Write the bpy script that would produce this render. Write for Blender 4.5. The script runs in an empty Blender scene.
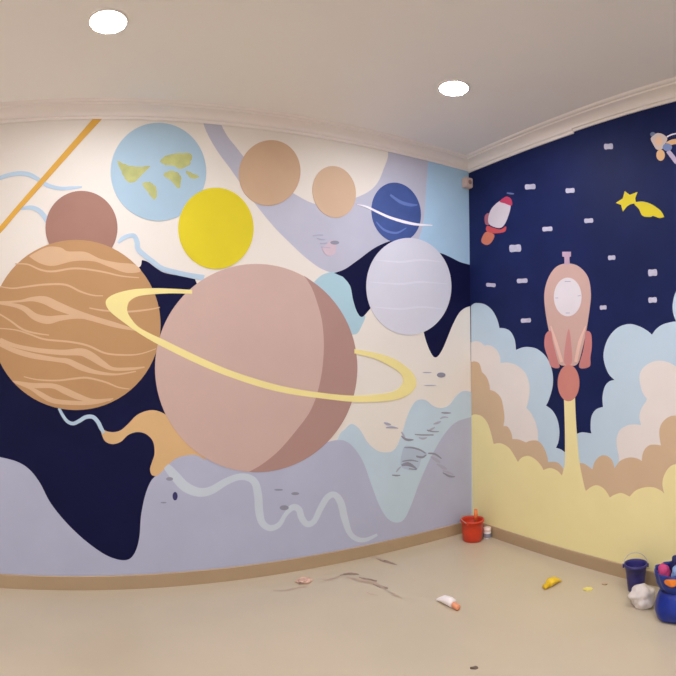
import bpy, bmesh, math, random
from mathutils import Vector, noise
from mathutils.geometry import tessellate_polygon
random.seed(7)
sc = bpy.context.scene
COL = sc.collection
PI = math.pi

# ------------------------------------------------------------------ the room's measures (metres)
EYE = 1.45                      # camera height
YB = 3.414                      # wall with the planets
XR = 2.905                      # wall with the rocket
XL, YF = -3.0, -3.2             # the two walls behind the camera
ZC = 3.05                       # ceiling
FPX = 540.0                     # pixels per radian of the panorama
ALPHA = (338 - 90) / FPX        # heading of the camera, clockwise from +y
ROLL = 0.012
fw = Vector((math.sin(ALPHA), math.cos(ALPHA), 0))
rt0 = Vector((math.cos(ALPHA), -math.sin(ALPHA), 0))
up0 = Vector((0, 0, 1))
rt = rt0 * math.cos(ROLL) - up0 * math.sin(ROLL)
up = up0 * math.cos(ROLL) + rt0 * math.sin(ROLL)
YH = 356.8


def ray(px, py):
    p = (px - 338) / FPX
    return fw * math.cos(p) + rt * math.sin(p) + up * ((YH - py) / FPX)


def on_back(px, py):
    d = ray(px, py); t = YB / d.y
    return (min(max(d.x * t, XL), XR), min(max(EYE + d.z * t, 0.02), ZC - 0.01))


def on_right(px, py):
    d = ray(px, py); t = XR / d.x
    return (min(d.y * t, YB), min(max(EYE + d.z * t, 0.02), ZC - 0.01))


def on_floor(px, py):
    d = ray(px, py); t = -EYE / d.z
    return (d.x * t, d.y * t)


# ------------------------------------------------------------------ materials
def s2l(c):
    c = c / 255.0
    return c / 12.92 if c <= 0.04045 else ((c + 0.055) / 1.055) ** 2.4


def mat(name, rgb, rough=0.6, var=0.0, scale=6.0, spec=0.4, bump=0.0, metal=0.0, emit=None, strength=0.0, stretch=None, bscale=40.0):
    m = bpy.data.materials.new(name); m.use_nodes = True
    nt = m.node_tree; b = nt.nodes['Principled BSDF']
    col = (s2l(rgb[0]), s2l(rgb[1]), s2l(rgb[2]), 1)
    b.inputs['Base Color'].default_value = col
    b.inputs['Roughness'].default_value = rough
    b.inputs['Specular IOR Level'].default_value = spec
    b.inputs['Metallic'].default_value = metal
    if emit:
        b.inputs['Emission Color'].default_value = (*emit, 1)
        b.inputs['Emission Strength'].default_value = strength
    if var > 0 or bump > 0:
        tc = nt.nodes.new('ShaderNodeTexCoord'); mp = nt.nodes.new('ShaderNodeMapping')
        nt.links.new(tc.outputs['Object'], mp.inputs['Vector'])
        if stretch: mp.inputs['Scale'].default_value = stretch
    if var > 0:
        n = nt.nodes.new('ShaderNodeTexNoise'); n.inputs['Scale'].default_value = scale; n.inputs['Detail'].default_value = 4
        nt.links.new(mp.outputs['Vector'], n.inputs['Vector'])
        r = nt.nodes.new('ShaderNodeValToRGB')
        r.color_ramp.elements[0].position = 0.3; r.color_ramp.elements[1].position = 0.7
        r.color_ramp.elements[0].color = (*[c * (1 - var) for c in col[:3]], 1)
        r.color_ramp.elements[1].color = (*[min(1, c * (1 + var)) for c in col[:3]], 1)
        nt.links.new(n.outputs['Fac'], r.inputs['Fac']); nt.links.new(r.outputs['Color'], b.inputs['Base Color'])
    if bump > 0:
        n2 = nt.nodes.new('ShaderNodeTexNoise'); n2.inputs['Scale'].default_value = bscale
        nt.links.new(mp.outputs['Vector'], n2.inputs['Vector'])
        bp = nt.nodes.new('ShaderNodeBump'); bp.inputs['Strength'].default_value = bump; bp.inputs['Distance'].default_value = 0.004
        nt.links.new(n2.outputs['Fac'], bp.inputs['Height']); nt.links.new(bp.outputs['Normal'], b.inputs['Normal'])
    return m


_pm = {}


def P(name, rgb, var=0.03, scale=4.0, spec=0.3):
    """matt wall paint of one colour"""
    if name not in _pm:
        _pm[name] = mat('paint_' + name, rgb, rough=0.62, var=var, scale=scale, spec=spec)
    return _pm[name]


# ------------------------------------------------------------------ objects
def link(name, bm, m, parent=None, smooth=False):
    me = bpy.data.meshes.new(name)
    bmesh.ops.recalc_face_normals(bm, faces=bm.faces)
    if smooth:
        for f in bm.faces: f.smooth = True
    bm.to_mesh(me); bm.free()
    for x in (m if isinstance(m, (list, tuple)) else [m]): me.materials.append(x)
    o = bpy.data.objects.new(name, me); COL.objects.link(o)
    if parent: o.parent = parent
    return o


def tag(o, label=None, cat=None, group=None, kind=None):
    if label: o['label'] = label
    if cat: o['category'] = cat
    if group: o['group'] = group
    if kind: o['kind'] = kind
    return o


def empty(name, loc=(0, 0, 0), rz=0.0, label=None, cat=None, group=None):
    o = bpy.data.objects.new(name, None); COL.objects.link(o)
    o.location = loc; o.rotation_euler = (0, 0, rz); o.empty_display_size = 0.05
    return tag(o, label, cat, group)


def box(bm, x0, x1, y0, y1, z0, z1):
    v = [bm.verts.new(p) for p in ((x0, y0, z0), (x1, y0, z0), (x1, y1, z0), (x0, y1, z0), (x0, y0, z1), (x1, y0, z1), (x1, y1, z1), (x0, y1, z1))]
    for f in ((0, 3, 2, 1), (4, 5, 6, 7), (0, 1, 5, 4), (1, 2, 6, 5), (2, 3, 7, 6), (3, 0, 4, 7)):
        bm.faces.new([v[i] for i in f])


def lathe(bm, prof, seg=40, c=(0, 0, 0), wob=None, cap0=True, cap1=False):
    rings = []
    for r, z in prof:
        ring = []
        for i in range(seg):
            a = 2 * PI * i / seg
            k = wob(a, z) if wob else 1.0
            ring.append(bm.verts.new((c[0] + r * k * math.cos(a), c[1] + r * k * math.sin(a), c[2] + z)))
        rings.append(ring)
    for a, b in zip(rings, rings[1:]):
        for i in range(seg):
            j = (i + 1) % seg
            bm.faces.new((a[i], a[j], b[j], b[i]))
    if cap0: bm.faces.new(rings[0][::-1])
    if cap1: bm.faces.new(rings[-1])


def tube(bm, pts, r, seg=10, closed=False):
    pts = [Vector(p) for p in pts]; n = len(pts); rings = []
    for i, p in enumerate(pts):
        a = pts[(i - 1) % n] if (closed or i) else p
        b = pts[(i + 1) % n] if (closed or i < n - 1) else p
        t = (b - a).normalized()
        u = t.orthogonal().normalized() if i == 0 else (u - t * u.dot(t)).normalized()
        w = t.cross(u)
        rr = r[i] if isinstance(r, (list, tuple)) else r
        rings.append([bm.verts.new(p + u * rr * math.cos(2 * PI * k / seg) + w * rr * math.sin(2 * PI * k / seg)) for k in range(seg)])
    prs = list(zip(rings, rings[1:])) + ([(rings[-1], rings[0])] if closed else [])
    for a, b in prs:
        for k in range(seg):
            j = (k + 1) % seg
            bm.faces.new((a[k], a[j], b[j], b[k]))
    if not closed:
        bm.faces.new(rings[0][::-1]); bm.faces.new(rings[-1])


# ------------------------------------------------------------------ smooth outlines
def cr(p0, p1, p2, p3, t):
    return tuple(0.5 * ((2 * p1[i]) + (-p0[i] + p2[i]) * t + (2 * p0[i] - 5 * p1[i] + 4 * p2[i] - p3[i]) * t * t + (-p0[i] + 3 * p1[i] - 3 * p2[i] + p3[i]) * t ** 3) for i in range(len(p1)))


def smooth_open(pts, k=6):
    if len(pts) < 3: return list(pts)
    q = [pts[0]] + list(pts) + [pts[-1]]; out = []
    for i in range(1, len(q) - 2):
        for s in range(k): out.append(cr(q[i - 1], q[i], q[i + 1], q[i + 2], s / k))
    out.append(pts[-1])
    return out


def smooth_closed(pts, k=6):
    n = len(pts); out = []
    for i in range(n):
        for s in range(k): out.append(cr(pts[i - 1], pts[i], pts[(i + 1) % n], pts[(i + 2) % n], s / k))
    return out


def runs(*parts):
    """an outline of smooth runs that meet in sharp notches"""
    out = []
    for p in parts:
        for q in smooth_open(p):
            if not out or (abs(q[0] - out[-1][0]) + abs(q[1] - out[-1][1])) > 1e-4: out.append(q)
    return out


def ell(cx, cy, rx, ry, n=72, rot=0.0):
    c, s = math.cos(rot), math.sin(rot)
    return [(cx + rx * math.cos(t) * c - ry * math.sin(t) * s, cy + rx * math.cos(t) * s + ry * math.sin(t) * c) for t in (2 * PI * i / n for i in range(n))]


LAYER = 0.0004


def place(wall, u, z, off):
    return (u, YB - off, z) if wall == 'b' else (XR - off, u, z)


def coat(wall, name, px, layer, m, parent, label=None):
    """one painted shape: a thin coat of paint on the wall"""
    f = on_back if wall == 'b' else on_right
    q = []
    for p in px:
        w = f(*p[:2])
        if not q or (abs(w[0] - q[-1][0]) + abs(w[1] - q[-1][1])) > 2e-4: q.append(w)
    if abs(q[0][0] - q[-1][0]) + abs(q[0][1] - q[-1][1]) < 2e-4: q.pop()
    off = LAYER * (layer + 1)
    bm = bmesh.new()
    top = [bm.verts.new(place(wall, u, z, off)) for u, z in q]
    bot = [bm.verts.new(place(wall, u, z, 0.0001)) for u, z in q]
    for tri in tessellate_polygon([[Vector((u, z, 0)) for u, z in q]]):
        try: bm.faces.new([top[i] for i in tri])
        except ValueError: pass
    n = len(q)
    for i in range(n):
        j = (i + 1) % n
        bm.faces.new((top[i], bot[i], bot[j], top[j]))
    o = link(name, bm, m, parent)
    if label: o['label'] = label
    return o


def strip_px(pts, k=6):
    """(x, y, width) centre line -> outline"""
    c = smooth_open(pts, k); L, R = [], []
    for i, p in enumerate(c):
        a = c[max(i - 1, 0)]; b = c[min(i + 1, len(c) - 1)]
        dx, dy = b[0] - a[0], b[1] - a[1]; d = math.hypot(dx, dy) or 1
        nx, ny = -dy / d, dx / d
        L.append((p[0] + nx * p[2] / 2, p[1] + ny * p[2] / 2)); R.append((p[0] - nx * p[2] / 2, p[1] - ny * p[2] / 2))
    return L, R


def ribbon(wall, name, pts, layer, m, parent, label=None, strips=None, k=6):
    """painted bands, each built as a row of quads, in one mesh"""
    f = on_back if wall == 'b' else on_right
    off = LAYER * (layer + 1)
    bm = bmesh.new()
    for si, st in enumerate(strips or [pts]):
        off = LAYER * (layer + 1 + 0.06 * si)
        if st and isinstance(st[0], tuple) and len(st[0]) == 3: L, R = strip_px(st, k)
        else: L, R = st
        tl = [bm.verts.new(place(wall, *f(*p), off)) for p in L]
        tr = [bm.verts.new(place(wall, *f(*p), off)) for p in R]
        bl = [bm.verts.new(place(wall, *f(*p), 0.0001)) for p in L]
        br = [bm.verts.new(place(wall, *f(*p), 0.0001)) for p in R]
        for i in range(len(L) - 1):
            bm.faces.new((tl[i], tl[i + 1], tr[i + 1], tr[i]))
            bm.faces.new((tl[i], bl[i], bl[i + 1], tl[i + 1])); bm.faces.new((tr[i], tr[i + 1], br[i + 1], br[i]))
        bm.faces.new((tl[0], tr[0], br[0], bl[0])); bm.faces.new((tl[-1], bl[-1], br[-1], tr[-1]))
    o = link(name, bm, m, parent)
    if label: o['label'] = label
    return o


def strokes(wall, name, layer, m, parent, strips, label=None):
    for i, st in enumerate(strips): ribbon(wall, name, st, layer + 0.08 * i, m, parent, label, k=3)


# ================================================================== ROOM SHELL
M_wall = mat('cream_wall_paint', (223, 218, 209), rough=0.6, var=0.012, scale=2.0, spec=0.3, bump=0.02)
M_navy_wall = mat('navy_wall_paint', (23, 33, 78), rough=0.55, var=0.16, scale=2.6, spec=0.12, bump=0.03)
M_plain = mat('plain_wall_paint', (248, 244, 240), rough=0.7)
M_ceil = mat('ceiling_paint', (240, 238, 236), rough=0.75, var=0.01, scale=1.0, spec=0.2)
M_cornice = mat('cornice_plaster', (236, 230, 226), rough=0.55, spec=0.3)
M_floor = mat('floor_polished_tile', (194, 181, 157), rough=0.26, var=0.035, scale=1.6, spec=0.35, bump=0.01, bscale=6.0)
M_base = mat('skirting_tile', (170, 147, 116), rough=0.4, var=0.05, scale=3.0)


def shell(name, x0, x1, y0, y1, z0, z1, m):
    bm = bmesh.new(); box(bm, x0, x1, y0, y1, z0, z1)
    return tag(link(name, bm, m), kind='structure')


T = 0.12
wall_b = shell('wall_left', XL - T, XR + T, YB, YB + T, 0, ZC, M_wall)
wall_r = shell('wall_right', XR, XR + T, YF - T, YB, 0, ZC, M_navy_wall)
shell('wall_rear', XL - T, XR, YF - T, YF, 0, ZC, M_plain)
shell('wall_side', XL - T, XL, YF, YB, 0, ZC, M_plain)
floor = shell('floor', XL - T, XR + T, YF - T, YB + T, -0.1, 0, M_floor)
shell('ceiling', XL - T, XR + T, YF - T, YB + T, ZC, ZC + 0.1, M_ceil)
BT = 0.012; BH = 0.088
y_step = on_right(574, 131)[0]


def trim(name, prof, wall, u0, u1, m):
    """a moulding: prof is (distance from the wall, height) swept along the wall from u0 to u1, mitred at the corner"""
    bm = bmesh.new(); A, B = [], []
    for d, z in prof:
        if wall == 'b':
            A.append(bm.verts.new((u0 + 0.0, YB - d, z))); B.append(bm.verts.new((u1 - d if abs(u1 - XR) < 1e-6 else u1, YB - d, z)))
        else:
            A.append(bm.verts.new((XR - d, u0, z))); B.append(bm.verts.new((XR - d, u1 - d if abs(u1 - YB) < 1e-6 else u1, z)))
    n = len(prof)
    for i in range(n):
        j = (i + 1) % n
        bm.faces.new((A[i], A[j], B[j], B[i]))
    bm.faces.new(A[::-1]); bm.faces.new(B)
    return tag(link(name, bm, m), kind='structure')


base_prof = [(0, 0), (BT, 0), (BT, BH - 0.004), (BT - 0.004, BH), (0, BH)]
trim('baseboard_left', base_prof, 'b', XL, XR, M_base)
trim('baseboard_right', base_prof, 'r', YF, YB, M_base)
zc = ZC


def cornice_prof(dz=0.0):
    p = [(0, zc), (0, zc - 0.078 - dz), (0.010, zc - 0.078 - dz), (0.014, zc - 0.066 - dz * 0.8), (0.026, zc - 0.062 - dz * 0.5)]
    for i in range(1, 7):
        a = i / 7 * PI / 2
        p.append((0.026 + 0.062 * (1 - math.cos(a)), zc - 0.062 + 0.038 * math.sin(a)))
    p += [(0.092, zc - 0.022), (0.096, zc - 0.014), (0.110, zc - 0.013), (0.118, zc - 0.008), (0.122, zc)]
    return p


trim('trim_1', cornice_prof(), 'b', XL, XR, M_cornice)
trim('trim_2', cornice_prof(0.013), 'r', y_step, YB, M_cornice)
trim('trim_3', cornice_prof(0.0), 'r', YF, y_step, M_cornice)

# ================================================================== MURAL ON THE LEFT WALL
mural = empty('wall_mural', (0, YB, 0), 0, 'pastel mural of planets with a yellow ringed pink planet painted across the left wall', 'mural')
mural.location = (0, 0, 0)
W = 'b'
c_lav = P('lavender', (173, 178, 200)); c_lav2 = P('pale_lavender', (180, 182, 198))
c_navy = P('navy', (15, 18, 57), var=0.1, spec=0.12); c_blue = P('sky_blue', (162, 196, 221)); c_valley = P('pale_blue', (184, 205, 218))
c_cyan = P('pale_cyan', (166, 200, 212))
c_saturn = P('dusty_pink', (196, 169, 159), var=0.02); c_shade = P('brown_pink', (168, 134, 126), var=0.02)
c_jup = P('caramel', (180, 140, 96)); c_jup2 = P('pale_caramel', (206, 172, 136)); c_rose = P('rose_brown', (154, 115, 101), var=0.05)
c_earth = P('earth_blue', (160, 188, 206)); c_land = P('olive', (176, 180, 116), var=0.15, scale=14)
c_yel = P('sun_yellow', (212, 197, 33)); c_tan = P('tan', (195, 165, 135)); c_tan2 = P('pale_tan', (200, 172, 144))
c_deep = P('cobalt', (60, 82, 142), var=0.12, scale=8); c_deep2 = P('pale_cobalt', (96, 118, 180)); c_ice = P('ice', (204, 206, 218), var=0.02)
c_ring = P('ring_yellow', (232, 220, 150)); c_or = P('apricot', (210, 174, 124)); c_line = P('ochre', (212, 164, 66))
c_wave = P('wave_blue', (176, 200, 218)); c_mint = P('mint_grey', (192, 204, 214)); c_cream = P('cream', (223, 218, 209))
c_ink = P('grey_ink', (138, 140, 156)); c_ink2 = P('navy_ink', (52, 48, 100)); c_ink3 = P('faint_ink', (166, 168, 188))
c_white = P('white', (236, 234, 242))

# upper lavender swoosh, then the blue corner
coat(W, 'painted_backdrop_shape', runs(
    [(201, 112), (203, 122), (208, 135), (218, 152), (232, 171), (245, 190), (260, 210), (275, 228), (290, 243), (305, 257), (320, 268), (335, 274)],
    [(345, 270), (358, 262), (380, 248), (425, 252)], [(430, 220), (429, 190), (431, 150)], [(387, 142), (388, 156), (384, 168), (378, 182), (368, 192), (350, 200), (330, 207), (312, 203), (298, 196), (280, 185), (262, 175), (248, 162), (236, 147), (228, 137), (221, 124), (219, 112)]),
    0, c_lav2, mural, 'pale lavender swoosh running down from the cornice')
coat(W, 'painted_backdrop_shape', runs([(427, 148), (428, 158), (426, 190), (423, 225), (414, 260), (440, 262)], [(471, 270), (471, 150)]), 1, c_blue, mural, 'light blue patch in the upper corner')
coat(W, 'painted_backdrop_shape', runs([(312, 284), (322, 275), (334, 272), (343, 276), (350, 286), (354, 299), (358, 311), (365, 316), (362, 325), (356, 334), (345, 330), (325, 300)]), 2, c_cyan, mural, 'pale cyan sliver beside the big pink planet')
coat(W, 'painted_backdrop_shape', runs(
    [(334, 273), (345, 269), (358, 260), (378, 246), (400, 240), (425, 250), (440, 253), (450, 257), (460, 262), (471, 265)], [(471, 306), (465, 308), (459, 313), (453, 324), (448, 336), (443, 348), (438, 356), (434, 357), (430, 351), (426, 341), (421, 325), (410, 310), (390, 300), (376, 302), (369, 310), (362, 317), (357, 312), (353, 300), (350, 286), (343, 277)]),
    3, c_navy, mural, 'navy blue patch behind the white planet')
# lower left navy, pale blue valley, lavender ground
coat(W, 'painted_backdrop_shape', runs(
    [(-60, 380), (-20, 340), (40, 290), (100, 260), (136, 268), (142, 260)], [(142, 260), (148, 262), (156, 268), (165, 273), (182, 276), (193, 278), (197, 284), (215, 330), (215, 420), (180, 470), (155, 480), (152, 520), (140, 566), (100, 566), (40, 530), (0, 480), (-60, 470)]),
    4, c_navy, mural, 'navy blue space below the striped planet')
coat(W, 'painted_backdrop_shape', runs(
    [(330, 470), (338, 438), (345, 429), (352, 424), (360, 430), (368, 443), (378, 451), (390, 452), (397, 446), (403, 430), (409, 412), (416, 401), (425, 400), (433, 406), (441, 408), (449, 405), (456, 396), (463, 391), (471, 392)],
    [(471, 392), (471, 540), (380, 540), (330, 470)]), 5, c_valley, mural, 'pale blue valley near the corner')
coat(W, 'painted_ground', runs(
    [(-60, 452), (-25, 452), (0, 457), (18, 462), (30, 470), (40, 483), (50, 502), (64, 520), (80, 536), (95, 548), (108, 556), (121, 560), (130, 558.5), (136, 550), (139.5, 536), (141, 516), (145, 496), (151, 481), (159, 473), (167, 466), (175, 459), (185, 455.5), (196, 454.5), (208, 456), (225, 460), (280, 455), (320, 444), (337, 440), (346, 441.5), (354, 448), (363, 462), (371, 484), (379, 505), (387, 518), (396, 522.5), (404, 519), (411, 505), (418, 486), (426, 467), (435, 449), (445, 433), (456, 422), (471, 417)],
    [(471, 417), (471, 600), (470, 660)], [(470, 660), (-60, 660)]), 6, c_lav, mural, 'lavender hills along the foot of the wall')

# waves
ribbon(W, 'painted_wave', [(-30, 186, 4), (-12, 183, 4), (0, 178, 4), (9, 175, 4), (20, 173.5, 4.5), (30, 175, 4.5), (39, 180, 4), (48, 185.5, 4), (60, 188.5, 3.5), (72, 188, 3), (82, 187, 1.5)], 7, c_wave, mural, 'upper light blue wavy line above the small rose planet')
ribbon(W, 'painted_wave', [(20, 209, 2), (30, 207.5, 4), (38, 210, 4.5), (44, 216, 5), (50, 226, 5)], 7, c_wave, mural, 'short light blue wavy line at the small rose planet')
ribbon(W, 'painted_wave', [(118, 243, 2), (122, 239, 4), (128, 236, 4), (134, 236, 4.5), (137, 242, 5), (138, 249, 5), (144, 255, 5), (153, 262, 5), (162, 268.5, 5), (176, 272.5, 5), (190, 275.5, 5), (204, 278, 6)], 7, c_wave, mural, 'light blue wavy line edging the navy peak')
coat(W, 'painted_wave', runs([(99, 423), (103, 429), (108, 431.5), (114.5, 432), (121, 430), (128, 424), (137, 415), (148, 410.5), (158, 411), (170, 417), (190, 430), (205, 456)], [(205, 460), (196, 455), (185, 455.5), (175, 459), (166.5, 466.5), (158, 475), (152, 475), (150, 469), (152, 462), (154.5, 453), (153, 441.5), (146, 434), (137, 432), (128, 435), (121, 441.5), (113, 444), (105.6, 441.5), (102, 435), (99, 424)]), 7, c_or, mural, 'apricot splash below the striped planet')
ribbon(W, 'painted_wave', [(59, 408, 2.5), (62, 414, 3), (67, 421, 3.2), (73, 423.5, 3.5), (79, 421, 3.8), (86, 417, 4), (93, 417, 4), (98, 422, 4), (101, 428, 4), (104, 433, 3)], 8, c_wave, mural, 'thin light blue squiggle under the striped planet')
ribbon(W, 'painted_wave', [(166, 466, 6), (169, 469, 8), (175, 476, 9.5), (185, 486.5, 10), (198, 492, 9), (210.5, 490.5, 8), (225.6, 481.7, 7), (238, 477, 6.5), (248, 477.5, 7), (255, 483, 7.5), (258, 495.6, 8), (259, 510.6, 8), (262, 522.5, 7), (270, 528, 6), (279, 524.5, 5), (285, 515, 4), (292, 507.5, 6), (298.5, 509, 6.5), (301.6, 518, 6.5), (307, 524, 6), (314, 521, 5.5), (320.5, 508, 6), (327, 497.5, 6), (334, 494.5, 6), (340.4, 502, 7.2), (344.4, 518, 7), (349.4, 532.5, 5.5), (357, 539, 5), (366, 539.5, 4), (377, 534.5, 2.5)], 8, c_mint, mural, 'long pale mint wave over the lavender hills')

# planets
coat(W, 'painted_planet', ell(81.5, 228, 36, 37), 9, c_rose, mural, 'small rose brown planet')
jup = coat(W, 'painted_planet', ell(76, 325, 84.5, 85), 10, c_jup, mural, 'caramel planet with pale stripes')


def cv(pts, ox=0, oy=230, s=3.976): return [(ox + p[0] / s, oy + p[1] / s) + ((p[2] / s,) if len(p) > 2 else ()) for p in pts]


JL = [11.0]


def jl():
    JL[0] += 0.12
    return JL[0]


coat(W, 'planet_stripe', smooth_closed([(31, 255.2), (47, 247.2), (60.4, 247.6), (68, 251.4), (85.5, 252.1), (100.6, 259), (118, 262.7), (134, 264.5), (140.5, 271.5), (125.8, 272.8), (108, 266.5), (93, 261.4), (73, 261.4), (54, 266), (41.5, 264), (31, 258)]), 11, c_jup2, jup)
for st in ([(-20, 283, 6), (0, 288, 9), (80, 283, 9), (130, 275, 18), (180, 280, 32), (230, 303, 34), (300, 330, 28), (380, 355, 22), (460, 378, 20), (545, 400, 5)],
           [(0, 292, 8), (60, 300, 16), (100, 315, 22), (140, 345, 28), (190, 358, 32), (240, 350, 22), (300, 345, 16), (350, 350, 12), (400, 362, 8)],
           [(0, 438, 20), (60, 460, 16), (150, 478, 18), (250, 487, 22), (320, 485, 30), (360, 500, 32), (410, 533, 24), (450, 552, 14), (520, 552, 12), (575, 545, 5)],
           [(0, 455, 14), (60, 480, 20), (130, 500, 22), (220, 515, 18), (270, 522, 22), (320, 545, 24), (380, 565, 16), (460, 574, 8), (540, 562, 5)],
           [(50, 600, 3), (72, 607, 13), (130, 618, 20), (210, 620, 20), (260, 640, 26), (310, 662, 24), (370, 678, 14), (440, 674, 10)],
           [(60, 605, 8), (120, 628, 12), (165, 655, 20), (210, 678, 20), (270, 686, 18), (340, 688, 16), (400, 682, 12), (450, 670, 5)]):
    ribbon(W, 'planet_stripe', cv(st), jl(), c_jup2, jup)
for st in ([(60, 135), (110, 137), (160, 158), (210, 165), (300, 153), (400, 165), (480, 183), (552, 190)],
           [(0, 225), (50, 232), (110, 225), (180, 217), (260, 218), (320, 245), (370, 260), (410, 262)],
           [(355, 310), (410, 320), (500, 325), (580, 318), (635, 308)],
           [(-8, 330), (40, 360), (90, 395), (140, 410), (195, 418)],
           [(-18, 390), (60, 397), (120, 415), (180, 435), (280, 445), (350, 460), (420, 490), (500, 497), (560, 492), (620, 472)],
           [(95, 583), (150, 595), (230, 598), (300, 590), (350, 588), (420, 605), (470, 625), (515, 632)]):
    n = len(st)
    ribbon(W, 'planet_stripe', cv([(p[0], p[1], 3 + 5 * math.sin(PI * (i + .5) / n)) for i, p in enumerate(st)]), jl(), c_jup2, jup)

earth = coat(W, 'painted_planet', ell(158.3, 172, 47.7, 49), 9, c_earth, mural, 'light blue globe with olive land')
for q in ([(117, 161), (122, 163), (130, 166), (140, 167), (150, 166), (146, 171), (141, 176), (136, 181), (130, 183), (125, 179), (121, 171)],
          [(142, 184), (148, 182), (155, 186), (157, 193), (155, 200), (151, 197), (146, 190)],
          [(160, 161), (166, 156), (175, 154), (188, 153), (192, 157), (189, 165), (180, 169), (173, 166), (165, 165)],
          [(163, 175), (170, 171), (178, 173), (181, 179), (180, 188), (176, 187), (171, 181)],
          [(186, 171), (194, 174), (199, 177), (193, 179), (188, 176)]):
    coat(W, 'painted_continent', [(a + 0.9 * noise.noise(Vector((a * .7, b * .7, 1))), b + 0.9 * noise.noise(Vector((a * .7, b * .7, 9)))) for a, b in smooth_closed(q, 5)], 10, c_land, earth, 'olive green continent')
coat(W, 'painted_planet', ell(215.8, 228.5, 37.6, 40.6), 11, c_yel, mural, 'bright yellow planet')
coat(W, 'painted_planet', ell(269.5, 173, 30.5, 33, rot=0.35), 9, c_tan, mural, 'larger tan planet near the cornice')
coat(W, 'painted_planet', ell(334, 192, 21.5, 26, rot=-0.2), 9, c_tan2, mural, 'smaller pale tan planet')
blue = coat(W, 'painted_planet', ell(396, 212.5, 24.5, 30, rot=-0.2), 9, c_deep, mural, 'cobalt blue planet crossed by a thin white ring')
ribbon(W, 'planet_stripe', [(390, 195, 2), (400, 202, 3), (410, 205, 3), (417, 205, 1)], 10, c_deep2, blue, 'paler blue streak')
ribbon(W, 'planet_stripe', [(376, 222, 1), (384, 230, 2), (396, 233, 2), (406, 228, 1)], 10, c_deep2, blue, 'paler blue streak')
ribbon(W, 'planet_ring', [(357, 204.5, 0.5), (366, 206.8, 1.7), (376, 211.5, 2.2), (388, 217, 2.5), (402, 221.5, 2.8), (416, 224.5, 2.4), (432, 225.5, 1)], 11, c_white, blue, 'thin white ring')
ice = coat(W, 'painted_planet', ell(408.5, 286.5, 42.5, 48.5), 12, c_ice, mural, 'white planet beside the corner')
for yy in (262, 284, 309):
    hw = 42.5 * math.sqrt(1 - ((yy - 286.5) / 48.5) ** 2)
    ribbon(W, 'planet_stripe', [(408 - hw * .92, yy - 2, .6), (400, yy, 2), (420, yy - 2, 2), (408 + hw * .92, yy, .6)], 13, P('frost', (212, 214, 226)), ice)
sat = coat(W, 'painted_planet', ell(256, 368, 101, 104, 120), 12, c_saturn, mural, 'large dusty pink planet')
inner = smooth_open([(304, 276), (311, 287), (317, 303), (322, 323), (323.5, 350), (320, 381), (311, 409), (295, 431.5), (278, 451), (262, 464), (249, 471.5)])
arc = [(256 + 101 * math.cos(math.radians(t)), 368 + 104 * math.sin(math.radians(t))) for t in range(92, -60, -3)]
coat(W, 'planet_shadow_band', inner + arc, 13, c_shade, sat, 'darker brown pink crescent')
prs = [((192, 290), (192, 294)), ((172, 288.8), (172, 293.4)), ((153, 288.3), (153, 294.4)), ((133, 289.5), (138, 296.5)), ((116, 293.5), (130, 301)), ((107, 299), (127.5, 306)), ((106, 305), (127.5, 312)), ((111, 312.5), (131, 318.5)), ((123, 322), (138, 326.5)), ((140, 334), (149, 333)), ((160, 345.5), (164, 340)), ((195.6, 363), (197, 356)), ((226, 375.6), (228, 369.5)), ((261, 387.3), (262, 380.8)), ((290, 394), (291, 388)), ((326, 399), (326, 393.3)), ((356, 402), (356, 395.6)), ((386, 401), (383, 393.5)), ((402, 397.8), (394, 391)), ((412, 391.5), (400, 387)), ((416, 383), (403, 381)), ((411.5, 372), (400, 373)), ((396, 360), (388, 365)), ((378, 353.5), (373, 358)), ((354, 349), (354, 353.5))]
ribbon(W, 'planet_ring', None, 14, c_ring, sat, 'pale yellow ring', strips=[(smooth_open([p[0] for p in prs]), smooth_open([p[1] for p in prs]))])
ribbon(W, 'painted_streak', [(-40, 276, 5), (0, 230, 5), (20, 206.5, 5), (50, 172.5, 5.5), (80, 138.5, 6), (101, 115, 7)], 10, c_line, mural, 'straight ochre yellow streak up to the cornice')

# small painted marks


def rect(cx, cy, w, h, rot=0.0):
    c, s = math.cos(rot), math.sin(rot)
    return [(cx + x * c - y * s, cy + x * s + y * c) for x, y in ((-w / 2, -h / 2), (0, -h / 2), (w / 2, -h / 2), (w / 2, h / 2), (0, h / 2), (-w / 2, h / 2))]


for (x, y, w, h, c) in ((169.5, 478.8, 7, 3.6, c_ink), (175, 496, 5, 8.5, c_ink2), (163.5, 502.5, 6, 1.4, c_ink), (278.5, 489.7, 9, 1.8, c_ink), (295, 493.5, 8, 3, c_ink), (284, 507.6, 9, 5, c_ink),
                        (441, 375, 8.5, 5, c_ink), (427, 372.5, 9, 1.2, c_ink3), (430, 385.3, 12, 0.9, c_ink3)):
    coat(W, 'painted_mark', ell(x, y, w / 2, h / 2, 20), 9, c, mural)
ufo = coat(W, 'painted_spacecraft', smooth_closed([(322, 248), (326, 245), (330, 241), (335, 241), (336, 247), (335, 253), (330, 256), (325, 254)]), 9, P('grey_pink', (198, 180, 190)), mural, 'tiny grey pink satellite sketch')
coat(W, 'painted_mark', ell(334.5, 242.7, 4.5, 2, 20), 10, c_ink, ufo)
strokes(W, 'painted_mark', 10, c_ink3, ufo, strips=[[(313, 236, .9), (318, 235, 1.1), (323, 235, .8)], [(317, 238.5, .8), (321, 239.5, .9), (325, 239.5, .6)], [(320, 243.5, .8), (327, 243, .8)], [(321, 247, .7), (330, 248, .7)]])
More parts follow.
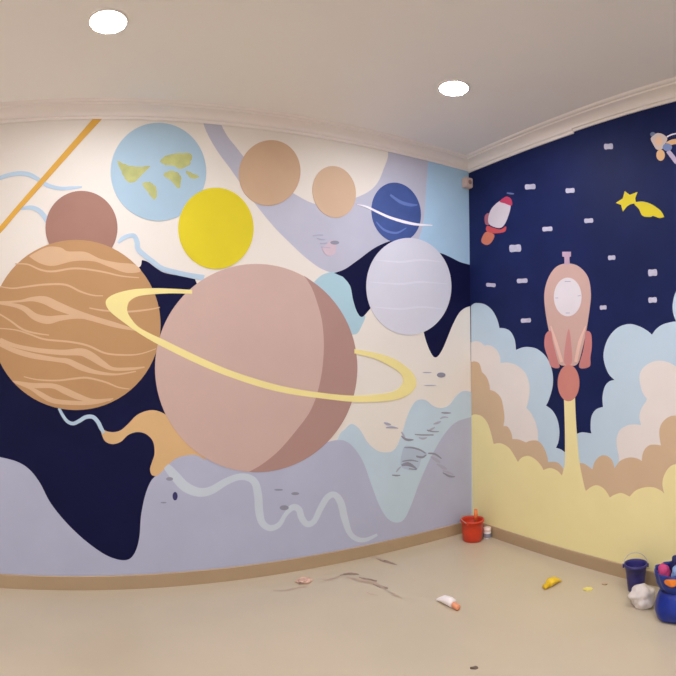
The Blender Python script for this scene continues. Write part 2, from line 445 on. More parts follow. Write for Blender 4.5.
# satellite sketch on the pale blue valley (offset 376,400, scale 7.51)
cs = lambda pts: [(376 + a / 7.51, 400 + b / 7.51, w / 7.51) for a, b, w in pts]
skt = coat(W, 'painted_satellite', [(376 + a / 7.51, 400 + b / 7.51) for a, b in smooth_closed([(205, 360), (250, 345), (330, 370), (385, 405), (340, 440), (315, 510), (250, 525), (185, 490)])], 9, P('faint_blue', (172, 188, 206)), mural, 'grey blue satellite sketch near the corner')
strokes(W, 'painted_mark', 10, c_ink, skt, strips=[cs(s) for s in (
    [(190, 270, 8), (215, 292, 16), (245, 300, 18), (280, 298, 6)], [(210, 358, 6), (270, 358, 12), (330, 375, 12), (370, 400, 8)], [(190, 490, 14), (235, 480, 30), (280, 500, 18), (305, 520, 8)], [(245, 515, 8), (300, 522, 8)], [(490, 95, 8), (525, 97, 14), (560, 97, 6)], [(120, 563, 8), (150, 567, 12), (180, 565, 6)], [(500, 545, 6), (550, 572, 16), (590, 575, 8)], [(380, 225, 8), (425, 237, 10), (470, 237, 6)], [(290, 258, 6), (340, 262, 10), (430, 262, 9)], [(300, 422, 14), (345, 430, 16), (375, 412, 8)], [(195, 460, 8), (260, 452, 12), (315, 462, 6)], [(390, 400, 10), (440, 405, 14), (490, 440, 8)])])
strokes(W, 'painted_mark', 9, c_ink3, skt, strips=[cs(s) for s in (
    [(320, 282, 8), (350, 290, 16), (380, 282, 8)], [(390, 236, 8), (410, 222, 16), (440, 205, 8)], [(430, 180, 8), (460, 172, 18), (485, 160, 8)], [(480, 140, 8), (510, 128, 14), (540, 132, 6)], [(410, 425, 10), (450, 450, 26), (480, 470, 10)], [(455, 480, 10), (500, 505, 28), (530, 520, 10)], [(500, 530, 8), (545, 545, 18), (580, 560, 8)], [(60, 170, 8), (85, 180, 20), (110, 185, 8)], [(75, 208, 8), (120, 205, 16), (165, 212, 6)], [(190, 240, 8), (205, 265, 14), (215, 285, 8)], [(150, 540, 8), (165, 520, 12), (185, 500, 6)])])

# ================================================================== MURAL ON THE RIGHT WALL
mural2 = empty('wall_mural', (0, 0, 0), 0, 'rocket launch mural with layered clouds painted on the navy right wall', 'mural')
W = 'r'
r_blue = P('cloud_blue', (184, 206, 222), var=0.02); r_cream = P('cloud_cream', (222, 216, 212), var=0.02); r_tan = P('cloud_tan', (202, 176, 145), var=0.02); r_yel = P('cloud_yellow', (233, 222, 164), var=0.02)
coat(W, 'painted_cloud', runs([(471, 306), (474, 303.5), (478, 303), (485, 304.5), (492, 310), (497, 319), (499.5, 328)], [(499.5, 328), (505, 328.5), (510.6, 331.7), (514.7, 339.7), (516, 350)], [(516, 350), (522, 347.6), (529, 347), (538, 349.5), (547, 358), (552.3, 371.7), (552.7, 386), (548.8, 400), (546, 405.5)], [(546, 405.5), (552.3, 410.4), (557.3, 419.3), (559.4, 431), (558.5, 441.5), (556, 447.7)], [(556, 447.7), (561, 449.5), (566, 453)], [(566, 500), (471, 500)]), 0, r_blue, mural2, 'light blue cloud bank left of the rocket')
coat(W, 'painted_cloud', runs([(471, 342.5), (476, 341), (481, 342.5), (484, 345.5)], [(484, 345.5), (490, 345.4), (496.4, 349.5), (500, 356.6), (500.5, 363)], [(500.5, 363), (508, 362.5), (517, 365.4), (525, 372.5), (529, 382), (529.6, 393), (528, 403), (526.5, 408)], [(526.5, 408), (531, 413), (535.5, 422), (538, 432.6), (538, 442)], [(538, 470), (471, 470)]), 1, r_cream, mural2, 'cream cloud bank left of the rocket')
coat(W, 'painted_cloud', runs([(471, 362), (475, 361.4), (479.5, 363.7), (482, 372)], [(482, 372), (486.6, 377), (489.3, 384), (490, 390)], [(490, 390), (495.5, 392), (501, 398), (503.5, 408), (504.5, 418), (503.5, 426)], [(503.5, 426), (508, 427), (511.5, 433.5), (512.4, 439)], [(512.4, 439), (518.6, 439.4), (526, 442.4)], [(526, 442.4), (531, 440.6), (538, 441), (543.4, 446.8), (547, 455.7), (548, 462)], [(548, 462), (556, 462), (561, 465.4), (566, 473)], [(566, 500), (471, 500)]), 2, r_tan, mural2, 'tan cloud bank left of the rocket')
coat(W, 'painted_cloud', runs([(574, 436), (577, 433.8), (582.6, 432.3), (591.5, 433.5)], [(591.5, 433.5), (590.6, 428), (591.5, 416.6), (596, 409.5), (603, 406.9)], [(603, 406.9), (602.5, 397), (604.8, 386.7), (609.3, 381.4), (614.6, 380)], [(614.6, 380), (608.4, 373.4), (604, 361), (604, 350.4), (608.4, 338), (617.2, 328), (628.8, 324), (639.4, 326.4), (647.4, 330.8), (652, 334.7)], [(652, 334.7), (656.3, 329), (662.5, 324.6), (671.4, 322), (676, 321.5)], [(676, 321.5), (673, 312), (673, 302), (677, 290), (690, 278), (720, 272)], [(740, 300), (740, 500), (574, 500)]), 0, r_blue, mural2, 'light blue cloud bank right of the rocket')
coat(W, 'painted_cloud', runs([(619, 480), (619, 458), (617.2, 448.6), (616.7, 438), (620, 430), (627, 425.5), (634, 424.3), (641, 425)], [(641, 425), (639.4, 416.6), (641.2, 409), (645.6, 402), (647, 399)], [(647, 399), (642, 391), (639.4, 377), (643, 368), (652, 362), (660.7, 360.7), (669.6, 362.8), (677, 367)], [(677, 367), (690, 360), (710, 362), (740, 370)], [(740, 500), (619, 500)]), 1, r_cream, mural2, 'cream cloud bank right of the rocket')
coat(W, 'painted_cloud', runs([(576, 464), (581, 463), (586, 464.6), (592.4, 469.5)], [(592.4, 469.5), (595, 461.5), (600.4, 456), (606.6, 455.7), (612, 460), (614.6, 468)], [(614.6, 468), (620, 461), (628.8, 457.5), (636.8, 458.3), (642, 461)], [(642, 461), (642.5, 455), (645, 449), (650, 445), (657, 444.7), (661, 445.5)], [(661, 445.5), (659.3, 432.6), (661.6, 423.7), (667.8, 417.5), (676, 415.5), (690, 418)], [(740, 430), (740, 540), (576, 540)]), 2, r_tan, mural2, 'tan cloud bank right of the rocket')
coat(W, 'painted_cloud', runs([(471, 416), (475, 414.3), (482, 416.3), (487.5, 422.8), (491, 432.6), (493.7, 443.8)], [(493.7, 443.8), (501, 443.3), (509, 447.7), (514, 454.8), (518, 462)], [(518, 462), (522, 457.5), (529, 456), (536.3, 460), (541.7, 466.3), (543.4, 470)], [(543.4, 470), (550.5, 468), (557.6, 470.8), (562, 475.5)], [(562, 475.5), (563.5, 470), (565, 461), (565, 430), (564, 396)], [(575, 396), (576, 420), (579, 457.5), (583.5, 482), (586, 491)], [(586, 491), (591.5, 486.7), (597.7, 485.3), (604.8, 489.4), (610, 497.4)], [(610, 497.4), (614.6, 494.7), (621.7, 493), (629.7, 496.5)], [(629.7, 496.5), (636, 490.3), (644.8, 487.3), (653.6, 487.3), (660.7, 490.3), (664.3, 493.5)], [(664.3, 493.5), (662.5, 484), (664.3, 475), (669.6, 467), (677, 464), (690, 466)], [(740, 480), (740, 640), (640, 640), (560, 600), (471, 560)]), 3, r_yel, mural2, 'pale yellow cloud bank with the rocket plume along the foot of the wall')

rk = coat(W, 'painted_rocket', smooth_closed([(568, 263.4), (557, 266.6), (549, 277), (544.7, 292), (545.3, 309), (549, 330.4), (553, 346.4), (559, 363.5), (568, 365.5), (577.5, 364), (582.5, 349), (586.5, 330.4), (589.7, 309), (591, 293), (588, 277), (579, 266.6)]), 5, P('rocket_pink', (196, 164, 155)), mural2, 'large pink rocket')
coat(W, 'rocket_fin', smooth_closed([(551, 331), (545.8, 334.5), (544.7, 346), (548, 357), (551.4, 366.5), (559.5, 367.5), (557, 357), (553, 341)]), 6, P('rocket_red', (190, 124, 122)), rk, 'red left fin')
coat(W, 'rocket_fin', smooth_closed([(586, 331.5), (591, 333.5), (592, 346), (590.5, 357), (589.7, 366.5), (579.5, 367.3), (583, 352), (585, 341)]), 6, P('rocket_red', (190, 124, 122)), rk, 'red right fin')
coat(W, 'rocket_fin', smooth_closed([(569, 329), (571.5, 345), (572, 363), (564.5, 363), (565.5, 345)]), 6, P('rocket_rose', (196, 136, 134)), rk, 'rose middle fin')
strokes(W, 'rocket_seam', 6.5, P('rocket_pale', (220, 184, 172)), rk, strips=[[(551, 326, 1), (556, 342, 3), (562, 362, 3)], [(586, 326, 1), (580, 342, 3), (576, 362, 3)]])
coat(W, 'rocket_window', ell(568, 297, 13.8, 19.3), 7, P('window_white', (216, 212, 218)), rk, 'white oval window')
strokes(W, 'painted_mark', 8, c_ink3, rk, strips=[[(565, 281.5, .8), (571, 281.5, .8)], [(555.5, 298, .7), (558.5, 298, .7)], [(578, 296, .7), (581, 295.5, .7)], [(566, 313, .7), (570, 313, .7)]])
coat(W, 'rocket_antenna', runs([(562.5, 251.8), (571, 251.8)], [(571, 256.5), (569.5, 257.5), (570, 264.5)], [(564.5, 264.5), (564.5, 257.5), (562.5, 256.5)]), 6, P('antenna_mauve', (186, 158, 180)), rk, 'mauve nose antenna')
coat(W, 'rocket_exhaust', ell(568.7, 383, 10.8, 18.2), 6, P('exhaust_red', (196, 128, 118)), rk, 'salmon red flame bulb')

sr = coat(W, 'painted_rocket', smooth_closed([(500, 201), (505, 200.5), (510.5, 205), (509, 214), (504.5, 224.5), (499, 228), (489.7, 224.5), (488.6, 217), (492.3, 208)]), 5, P('rocket_white', (206, 198, 206)), mural2, 'small white rocket near the corner')
coat(W, 'rocket_nose', smooth_closed([(506.5, 196.6), (511.4, 199.5), (511.8, 205.5), (505, 203.5), (500, 201.5)]), 6, P('nose_red', (186, 60, 92)), sr, 'red nose')
coat(W, 'rocket_fin', smooth_closed([(487.5, 226), (494, 228), (501, 229.5), (506, 226.5), (504.7, 231.8), (493.8, 233.3), (486.6, 230.7)]), 6, P('skirt_red', (200, 80, 84)), sr, 'red skirt')
coat(W, 'rocket_fin', smooth_closed([(485, 216), (489, 213.5), (489.5, 224), (485.5, 224)]), 4, P('fin_mauve', (160, 94, 110)), sr, 'mauve side fin')
coat(W, 'rocket_exhaust', smooth_closed([(486, 232), (494.3, 234.9), (491.7, 242), (486.6, 245), (481.4, 241)]), 4, P('flame_brown', (196, 116, 92)), sr, 'brown orange flame')
ribbon(W, 'rocket_antenna', [(507, 193, 1), (511, 193.6, 1.6), (514, 193.8, 1)], 4, P('antenna_grey', (110, 122, 168)), sr)

cm = coat(W, 'painted_comet', [(616, 203), (623, 198.5), (625, 191.2), (630, 195), (637.6, 192), (635.2, 198.5), (636, 203), (630, 204.5), (627, 206.5), (623, 211.5), (621.3, 205)], 6, c_yel, mural2, 'yellow shooting star')
coat(W, 'comet_tail', runs([(634, 202.5), (642.6, 201.6), (651.5, 204.3), (660.4, 210.5), (664.3, 217)], [(664.3, 217), (659.5, 218), (653.3, 216), (650, 217), (642.6, 215.7), (639, 209), (635, 205)]), 5, c_yel, cm)

ast = coat(W, 'painted_astronaut', smooth_closed([(651, 139), (654, 135.5), (657.7, 133.3), (663, 134.4), (667.3, 138.5), (664.8, 144.4), (662.2, 149), (657, 149.6), (653.7, 145)]), 6, P('suit_cream', (206, 192, 186)), mural2, 'small floating astronaut figure')
coat(W, 'painted_patch', ell(659, 141.2, 3.8, 4.4, 24), 7, P('suit_tan', (226, 190, 160)), ast)
coat(W, 'painted_patch', ell(653, 134.5, 2.6, 2.4, 24), 5, P('suit_grey', (104, 118, 150)), ast)
coat(W, 'painted_patch', ell(667.5, 147.3, 4.6, 3.8, 24), 7, P('suit_blue', (122, 142, 190)), ast)
coat(W, 'painted_limb', ell(660.7, 155.2, 4.2, 5.6, 24), 5, P('limb_tan', (224, 184, 136)), ast)
ribbon(W, 'painted_limb', [(667, 144.5, 4.5), (673, 142, 5), (680, 141.5, 5)], 5, P('limb_tan', (224, 184, 136)), ast)
ribbon(W, 'painted_limb', [(668, 151, 4), (672, 156, 4.5), (677, 163, 4)], 5, P('limb_mauve', (190, 178, 204)), ast)
ribbon(W, 'painted_line', [(667, 137, 1.2), (672, 134.6, 1.2), (680, 133, 1.2)], 5, c_white, ast)

p_star = P('star_white', (186, 184, 202), var=0.1, scale=30)
for (x, y, w, h) in ((530.3, 186.8, 9.5, 4.6), (570.2, 190.6, 8, 4.2), (608.6, 146.5, 8, 5), (588.8, 220.7, 8, 4), (547.5, 229, 9, 4), (515.3, 248.3, 10.5, 6.5), (611.8, 257.7, 6.5, 4), (652.7, 272.7, 8, 6), (652.7, 300, 7.5, 4.8), (522.3, 280.8, 9.5, 4), (491, 285, 8.5, 3.4), (603.3, 307.5, 6, 3.8), (526, 320.5, 9, 3.8)):
    q = smooth_closed(rect(x, y, w, h, 0.08 if x < 500 else -0.06), 3)
    coat(W, 'painted_star', q, 4, p_star, mural2, 'small white star fleck')

# ================================================================== CEILING DOWNLIGHTS
M_lampring = mat('lamp_ring_white', (236, 232, 228), rough=0.35)
LAMP = 78.0
M_lamp = mat('lamp_diffuser', (255, 255, 255), rough=0.5, emit=(1.0, 0.99, 1.08), strength=LAMP)


def downlight_tree():
    root = empty('ceiling_downlight', (0, 0, 0))
    bm = bmesh.new()
    lathe(bm, [(0.084, 0.0), (0.097, 0.0), (0.098, -0.003), (0.094, -0.006), (0.086, -0.007), (0.084, -0.004), (0.084, 0.0)], 48, cap0=False)
    link('lamp_ring', bm, M_lampring, root, smooth=True)
    bm = bmesh.new()
    c = bm.verts.new((0, 0, -0.0045)); R = [bm.verts.new((0.084 * math.cos(2 * PI * i / 40), 0.084 * math.sin(2 * PI * i / 40), -0.0035)) for i in range(40)]
    T_ = [bm.verts.new((v.co.x, v.co.y, -0.0005)) for v in R]
    for i in range(40):
        bm.faces.new((c, R[(i + 1) % 40], R[i])); bm.faces.new((R[i], R[(i + 1) % 40], T_[(i + 1) % 40], T_[i]))
    bm.faces.new(T_)
    link('lamp_diffuser', bm, M_lamp, root)
    return root


def copy_tree(o, parent=None):
    c = o.copy(); COL.objects.link(c); c.parent = parent
    for ch in list(o.children): copy_tree(ch, c)
    return c


d0 = downlight_tree()
G = 'round recessed ceiling downlights'
spots = [(0.103, 2.545, 'round lit ceiling downlight, the one above the light blue globe'), (2.032, 2.515, 'round lit ceiling downlight, the one nearer the wall corner')]
for x in (-1.85, 0.085, 2.016):  # unseen downlights added behind the view to soften hot spots on the walls
    for y in (0.70, -0.90, -2.40):
        spots.append((x, y, 'added fill downlight, out of view further back in the room'))
for i, (x, y, lb) in enumerate(spots):
    o = d0 if i == 0 else copy_tree(d0)
    o.location = (x, y, ZC); tag(o, lb, 'ceiling light', G)

# ================================================================== CORNER SENSOR BOX
sb = empty('junction_box', (XR - 0.035, YB - 0.03, 2.865), 0, 'small beige plastic box fixed high in the wall corner under the cornice', 'electrical box')
bm = bmesh.new(); box(bm, -0.045, 0.032, -0.03, 0.028, -0.042, 0.036)
bmesh.ops.bevel(bm, geom=bm.edges[:], offset=0.006, segments=2, affect='EDGES')
link('box_body', bm, mat('beige_plastic', (206, 184, 176), rough=0.5), sb)
bm = bmesh.new(); lathe(bm, [(0.018, 0), (0.018, 0.006), (0.012, 0.008)], 24, cap1=True)
for v in bm.verts: v.co = Vector((v.co.x - 0.004, -0.0295 - v.co.z, v.co.y - 0.002))
link('box_cover', bm, mat('brown_plastic', (150, 122, 116), rough=0.5), sb, smooth=True)['label'] = 'round brown cover'

# ================================================================== THINGS ON THE FLOOR
def fl(px, py): x, y = on_floor(px, py); return (x, y, 0.0)


def bucket(name, loc, rb, rtp, h, m, label, handle_m, handle_up=True, wob=None, rz=0.0, hfall=0.0):
    root = empty(name, loc, rz, label, 'bucket')
    t = 0.004
    bm = bmesh.new()
    prof = [(rb * 0.9, 0.0), (rb, 0.004), (rb + (rtp - rb) * 0.5, h * 0.5), (rtp, h * 0.9), (rtp + 0.005, h * 0.9), (rtp + 0.006, h), (rtp - 0.001, h), (rtp - t, h * 0.92), (rb - t, 0.01)]
    lathe(bm, prof, 44, cap0=True, cap1=True, wob=wob)
    link('bucket_body', bm, m, root, smooth=True)
    bm = bmesh.new()
    n = 22; R = rtp + 0.008
    pts = []
    for i in range(n + 1):
        a = PI * i / n
        pts.append((R * math.cos(a), math.sin(a) * R * math.sin(hfall), h * 0.93 + math.sin(a) * R * math.cos(hfall) * 1.05))
    tube(bm, pts, 0.0028, 8)
    link('bucket_handle', bm, handle_m, root, smooth=True)
    for s in (-1, 1):
        bm = bmesh.new(); box(bm, s * R - 0.006, s * R + 0.004, -0.009, 0.009, h * 0.86, h * 0.98)
        link('handle_lug', bm, m, root)
    return root


M_red = mat('red_plastic', (204, 62, 34), rough=0.35, var=0.08, scale=20)
M_wire = mat('steel_wire', (190, 186, 176), rough=0.35, metal=0.7)
lr = fl(472.5, 540)
bucket('paint_bucket', lr, 0.075, 0.088, 0.165, M_red, 'small orange red plastic bucket standing in the wall corner', M_wire, rz=0.5, hfall=1.25)
# paint level inside
so = empty('paint_scraper', (lr[0] + 0.028, lr[1] - 0.01, 0.012), 0.6, 'orange handled paint scraper standing upright in the red bucket', 'scraper')
bm = bmesh.new(); tube(bm, [(0, 0, 0.13), (0.002, 0.0, 0.18), (0.004, 0, 0.225)], [0.011, 0.014, 0.012], 12)
link('tool_handle', bm, mat('orange_plastic', (226, 120, 62), rough=0.45), so, smooth=True)
bm = bmesh.new(); box(bm, -0.018, 0.018, -0.002, 0.002, 0.0, 0.132)
link('tool_blade', bm, mat('blade_steel', (170, 168, 166), rough=0.4, metal=0.6), so)
lj = fl(488, 538)
jr = empty('paint_jar', (min(lj[0], XR - BT - 0.04), lj[1], 0), 0, 'small white jar with a grey band standing beside the red bucket', 'jar')
bm = bmesh.new(); lathe(bm, [(0.028, 0), (0.032, 0.004), (0.032, 0.05), (0.028, 0.062)], 28, cap1=True); link('jar_body', bm, mat('white_plastic', (226, 222, 220), rough=0.4), jr, smooth=True)
bm = bmesh.new(); lathe(bm, [(0.031, 0.062), (0.032, 0.064), (0.032, 0.084), (0.029, 0.087)], 28, cap1=True); link('jar_lid', bm, mat('cream_lid', (232, 214, 206), rough=0.4), jr, smooth=True)
bm = bmesh.new(); lathe(bm, [(0.0325, 0.012), (0.0328, 0.013), (0.0328, 0.043), (0.0325, 0.044)], 28, cap0=False); link('jar_label', bm, mat('grey_label', (132, 134, 146), rough=0.5), jr, smooth=True)

# dark blue bucket by the right wall
M_ind = mat('indigo_plastic', (50, 46, 112), rough=0.35, var=0.25, scale=26)
lb_ = fl(636, 590)
bx = min(lb_[0], XR - BT - 0.092)
bucket('paint_bucket', (bx, lb_[1], 0), 0.050, 0.067, 0.165, M_ind, 'tall dark indigo paint bucket with raised wire handle by the right wall', M_wire, rz=-0.95, hfall=0.75)
pl = empty('paint_film', (bx, lb_[1], 0.0))
bpy.data.objects.remove(pl)

# white crumpled bag


def crumple(name, loc, sx, sy, sz, m, amp=0.3, seed=0, freq=2.2, sub=4):
    bm = bmesh.new(); bmesh.ops.create_icosphere(bm, subdivisions=sub, radius=1.0)
    for v in bm.verts:
        n = v.co.normalized()
        d = 1 + amp * 1.1 * noise.noise(n * freq * 0.8 + Vector((seed, 0, 0))) + amp * 0.45 * (0.35 - abs(noise.noise(n * freq * 1.9 + Vector((0, seed, 3)))))
        p = n * d
        z = p.z * sz + sz * 0.82
        v.co = Vector((p.x * sx, p.y * sy, max(z, 0.0)))
    return bm


lw = fl(642.5, 605)
cb = crumple('', None, 0.078, 0.07, 0.058, None, 0.32, 3.3)
M_bag = mat('white_plastic_film', (214, 206, 200), rough=0.4, bump=0.3, bscale=30)
o = tag(link('plastic_bag', cb, M_bag, None, smooth=True), 'crumpled white plastic bag lying in front of the indigo bucket', 'bag'); o.location = lw

# blue sack, tied at the waist, open top
M_sack = mat('blue_sack_film', (20, 46, 142), rough=0.32, var=0.2, scale=9, bump=0.25, bscale=18)
lk = fl(676, 616)
sk = empty('blue_sack', (lk[0], lk[1], 0), 0, 'shiny royal blue sack cinched at the waist, open on top, beside the white bag', 'sack')
wb = lambda a, z: 1 + 0.035 * math.sin(5 * a + z * 20) + 0.03 * math.sin(11 * a + z * 33) * (0.4 + z * 4)
bm = bmesh.new()
lathe(bm, [(0.085, 0.0), (0.108, 0.012), (0.118, 0.05), (0.112, 0.09), (0.096, 0.13), (0.082, 0.158)], 72, wob=wb, cap1=True); link('sack_body', bm, M_sack, sk, smooth=True)
bm = bmesh.new()
lathe(bm, [(0.080, 0.155), (0.092, 0.172), (0.106, 0.200), (0.113, 0.240), (0.115, 0.262), (0.110, 0.263), (0.108, 0.244), (0.102, 0.215), (0.098, 0.200)], 72, wob=wb, cap0=False, cap1=True); link('sack_mouth', bm, mat('dark_blue_film', (24, 46, 128), rough=0.35, var=0.2, scale=9), sk, smooth=True)
bm = bmesh.new()
tube(bm, [(0.083 * math.cos(2 * PI * i / 40), 0.083 * math.sin(2 * PI * i / 40), 0.158 + 0.003 * math.sin(i)) for i in range(40)], 0.005, 8, closed=True); link('sack_tie', bm, mat('navy_cord', (26, 30, 78), rough=0.6), sk, smooth=True)


def offs(o_, dx, dr, z):   # dx metres to the camera's right, dr metres away from it
    d = Vector((lk[0], lk[1], 0)).normalized(); r = Vector((d.y, -d.x, 0))
    p = Vector((lk[0], lk[1], 0)) + r * dx + d * dr
    o_.location = (p.x, p.y, z); o_.rotation_euler = (0, 0, math.atan2(r.y, r.x))
    return o_


for nm, ccol, sx, sy, sz, dx, dr, z, sd, lab in (
        ('magenta_cloth', (188, 62, 112), 0.036, 0.034, 0.050, -0.064, -0.012, 0.203, 9.1, 'bunched magenta cloth in the left of the blue sack mouth'),
        ('blue_wrapper', (132, 162, 204), 0.034, 0.032, 0.052, 0.012, -0.038, 0.203, 5.7, 'crumpled pale blue wrapper in the blue sack mouth beside the magenta cloth'),
        ('navy_cloth', (26, 32, 84), 0.036, 0.026, 0.062, 0.008, 0.052, 0.203, 2.1, 'dark navy cloth poking up at the back of the blue sack')):
    bm = crumple('', None, sx, sy, sz, None, 0.2, sd)
    o = offs(tag(link(nm, bm, mat(nm, ccol, rough=0.7), None, smooth=True), lab, 'cloth' if 'cloth' in nm else 'wrapper'), dx, dr, z)
bm = bmesh.new()
pd = Vector((-lk[0], -lk[1], 0)).normalized(); pr = Vector((pd.y, -pd.x, 0))
n = 28; rows = []
for k in range(5):
    row = []
    for i in range(n):
        t = 2 * PI * i / n; q = (k + 0.001) / 4
        ang = 0.36 * q * math.cos(t) + 0.22; z = 0.229 + 0.0225 * q * math.sin(t)
        rr = (0.106 + 0.007 * (z - 0.200) / 0.04) + (0.0075 if k < 4 else 0.001)
        dv = pd * math.cos(ang) + pr * math.sin(ang)
        aa = math.atan2(dv.y, dv.x)
        p = dv * rr * wb(aa, z)
        row.append(bm.verts.new((p.x, p.y, z)))
    rows.append(row)
for A, B in zip(rows, rows[1:]):
    for i in range(n): bm.faces.new((A[i], A[(i + 1) % n], B[(i + 1) % n], B[i]))
bm.faces.new(rows[0])
bm.faces.new(rows[-1][::-1])
link('sack_patch', bm, mat('orange_patch', (240, 136, 48), rough=0.45), sk, smooth=True)['label'] = 'orange oval patch below the rim'


def squeeze_tube(name, px0, px1, r, mb, mc, label, cat='tube', capf=0.28):
    a = Vector(fl(*px0)); b = Vector(fl(*px1)); d = b - a; L = d.length
    root = empty(name, a, math.atan2(d.y, d.x), label, cat)
    bm = bmesh.new(); n = 20; rings = []
    for t, w, h in ((0, 1.12, 0.35), (0.04, 1.14, 0.42), (0.3, 1.08, 0.8), (0.75, 1.0, 1.0), (0.93, 0.97, 0.97), (1.0, 0.7, 0.7)):
        x = t * L * (1 - capf)
        rings.append([bm.verts.new((x, r * w * math.cos(2 * PI * i / n), r * 0.95 * max(h, .1) * (1 + math.sin(2 * PI * i / n)))) for i in range(n)])
    for A, B in zip(rings, rings[1:]):
        for i in range(n): bm.faces.new((A[i], A[(i + 1) % n], B[(i + 1) % n], B[i]))
    bm.faces.new(rings[0][::-1]); bm.faces.new(rings[-1])
    link('tube_body', bm, mb, root, smooth=True)
    bm = bmesh.new()
    lathe(bm, [(r * 0.62, 0), (r * 0.66, 0.003), (r * 0.62, L * capf * 0.9), (r * 0.5, L * capf)], 24, cap1=True)
    for v in bm.verts: v.co = Vector((L * (1 - capf) - 0.002 + v.co.z, v.co.y, v.co.x + r * 0.66))
    link('tube_cap', bm, mc, root, smooth=True)
    return root


squeeze_tube('paint_tube', (440, 600), (459, 611), 0.027, mat('tube_white', (240, 234, 232), rough=0.35), mat('cap_orange', (222, 150, 112), rough=0.4), 'white paint tube with an orange cap lying alone mid floor')
squeeze_tube('paint_tube', (558, 581), (544, 590), 0.026, mat('tube_yellow', (232, 196, 50), rough=0.35), mat('cap_gold', (214, 176, 30), rough=0.4), 'yellow paint tube lying on the floor below the rocket', capf=0.3)


def flake(name, px, py, sx, sy, m, label, cat, seed, h=0.006):
    bm = bmesh.new()
    n = 14
    top = []; bot = []
    for i in range(n):
        a = 2 * PI * i / n; k = 0.7 + 0.5 * abs(noise.noise(Vector((math.cos(a) * 1.5 + seed, math.sin(a) * 1.5, seed))))
        x, y = sx * k * math.cos(a), sy * k * math.sin(a)
        zz = h * (0.3 + abs(noise.noise(Vector((x * 60, y * 60, seed)))) * 1.5)
        top.append(bm.verts.new((x, y, zz + 0.001))); bot.append(bm.verts.new((x, y, 0.0)))
    c = bm.verts.new((0, 0, h)); 
    for i in range(n):
        j = (i + 1) % n
        bm.faces.new((c, top[i], top[j])); bm.faces.new((top[i], bot[i], bot[j], top[j]))
    bm.faces.new(bot[::-1])
    o = tag(link(name, bm, m), label, cat)
    o.location = fl(px, py); o.rotation_euler = (0, 0, -ALPHA - (px - 338) / FPX * 0.9)
    return o


flake('paper_scrap', 588, 589.5, 0.036, 0.028, mat('yellow_scrap', (224, 212, 112), rough=0.6), 'thin yellow paper scrap on the floor near the indigo bucket', 'scrap', 1.3)
flake('paint_chip', 604.5, 584.5, 0.02, 0.014, mat('tan_chip', (176, 150, 118), rough=0.7), 'tiny tan chip between the yellow scrap and the skirting', 'chip', 4.2)
flake('paint_chip', 474.5, 668.2, 0.024, 0.012, mat('dark_chip', (104, 88, 76), rough=0.7), 'tiny dark chip on the floor nearest to the viewer', 'chip', 6.5, 0.004)
bm = crumple('', None, 0.045, 0.035, 0.012, None, 0.5, 7.7)
o = tag(link('food_wrapper', bm, mat('brown_wrapper', (206, 170, 150), rough=0.6, var=0.35, scale=30), None, smooth=True), 'crumpled pinkish brown wrapper on the floor under the big pink planet', 'wrapper'); o.location = fl(304, 582)

# dirt smudges trodden into the tiles
M_dirt = mat('dried_dirt', (140, 118, 104), rough=0.6, var=0.2, scale=20)
M_dirt2 = mat('faint_dirt', (176, 156, 136), rough=0.6, var=0.1, scale=20)


SZ = [0.0004]


def smudge(strokes, m):
    bm = bmesh.new()
    for st in strokes:
        L, R = strip_px(st, 5)
        SZ[0] += 0.00012
        for z, fl_ in ((SZ[0], 0),):
            a = [bm.verts.new((*on_floor(p[0], p[1] + random.uniform(-.25, .25)), z)) for p in L]
            b = [bm.verts.new((*on_floor(p[0], p[1] + random.uniform(-.25, .25)), z)) for p in R]
            for i in range(len(a) - 1): bm.faces.new((a[i], a[i + 1], b[i + 1], b[i]))
    o = link('dirt_smudge', bm, m, floor); return o


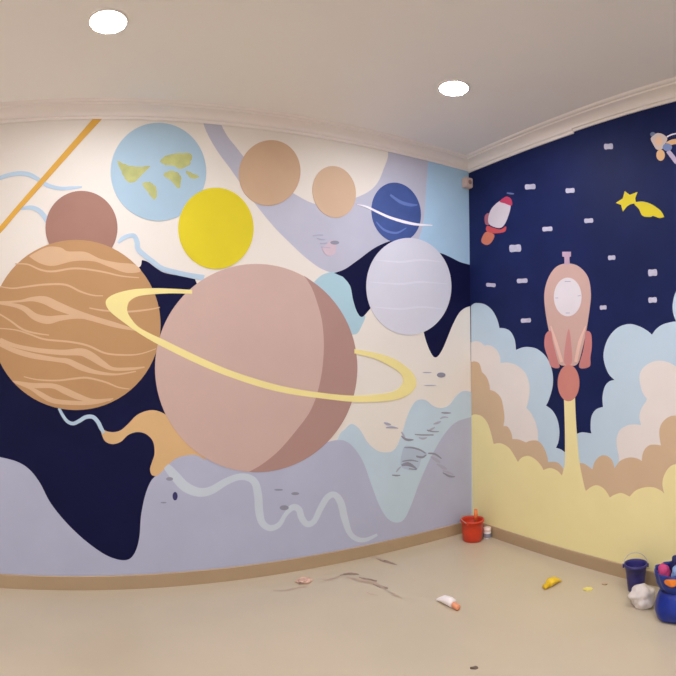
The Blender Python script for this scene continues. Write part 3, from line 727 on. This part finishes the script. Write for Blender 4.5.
smudge([[(376, 558, .8), (382, 560.5, 2.4), (389, 562.5, 2.2), (397, 565, .8)]], M_dirt)
smudge([[(340, 575.5, .8), (347, 574, 2), (354, 574, 2.2), (359, 574.5, .8)]], M_dirt)
smudge([[(359, 577.5, .6), (368, 579.5, 1.6), (377, 581, 1.2)], [(373, 584, .8), (380, 586.5, 2.4), (388, 588.5, 1.6)]], M_dirt)
smudge([[(322, 580, .8), (330, 579.5, 1.6), (340, 576.5, 1.2)], [(391, 595.5, .5), (395, 596, 1.6), (399, 597.5, .5)]], M_dirt2)
smudge([[(272, 590, .6), (285, 590.5, 1.4), (297, 588, 1.4), (307, 587, 1)], [(366, 592, .5), (372, 594.5, 1), (378, 595.5, .5)]], M_dirt2)

smudge([[(346, 577, 1), (360, 580.5, 3), (374, 583, 3), (386, 590, 1)], [(366, 556, .6), (374, 557, 1.6), (384, 560.5, 1)], [(388, 592, .5), (394, 594, 1.6), (402, 598.5, .8)]], M_dirt2)

# ================================================================== CAMERA
from mathutils import Matrix
cam = bpy.data.cameras.new('camera'); co = bpy.data.objects.new('camera', cam); COL.objects.link(co)
M3 = Matrix((rt, up, -fw)).transposed()
co.matrix_world = Matrix.Translation((0, 0, EYE)) @ M3.to_4x4()
cam.sensor_width = 36; cam.lens = FPX / 676 * 36
cam.type = 'PANO'
pc = cam if hasattr(cam, 'panorama_type') else cam.cycles
pc.panorama_type = 'CENTRAL_CYLINDRICAL'
pc.central_cylindrical_range_u_min = -338 / FPX
pc.central_cylindrical_range_u_max = 338 / FPX
pc.central_cylindrical_range_v_min = (YH - 676) / FPX
pc.central_cylindrical_range_v_max = YH / FPX
pc.central_cylindrical_radius = 1.0
cam.clip_start = 0.01
sc.camera = co

w = bpy.data.worlds.new('world'); sc.world = w; w.use_nodes = True
w.node_tree.nodes['Background'].inputs[0].default_value = (0.02, 0.02, 0.022, 1)
sc.cycles.max_bounces = 12; sc.cycles.diffuse_bounces = 8
sc.view_settings.view_transform = 'Standard'; sc.view_settings.look = 'None'
sc.view_settings.gamma = 1.0; sc.view_settings.use_curve_mapping = False
sc.view_settings.exposure = 1.58
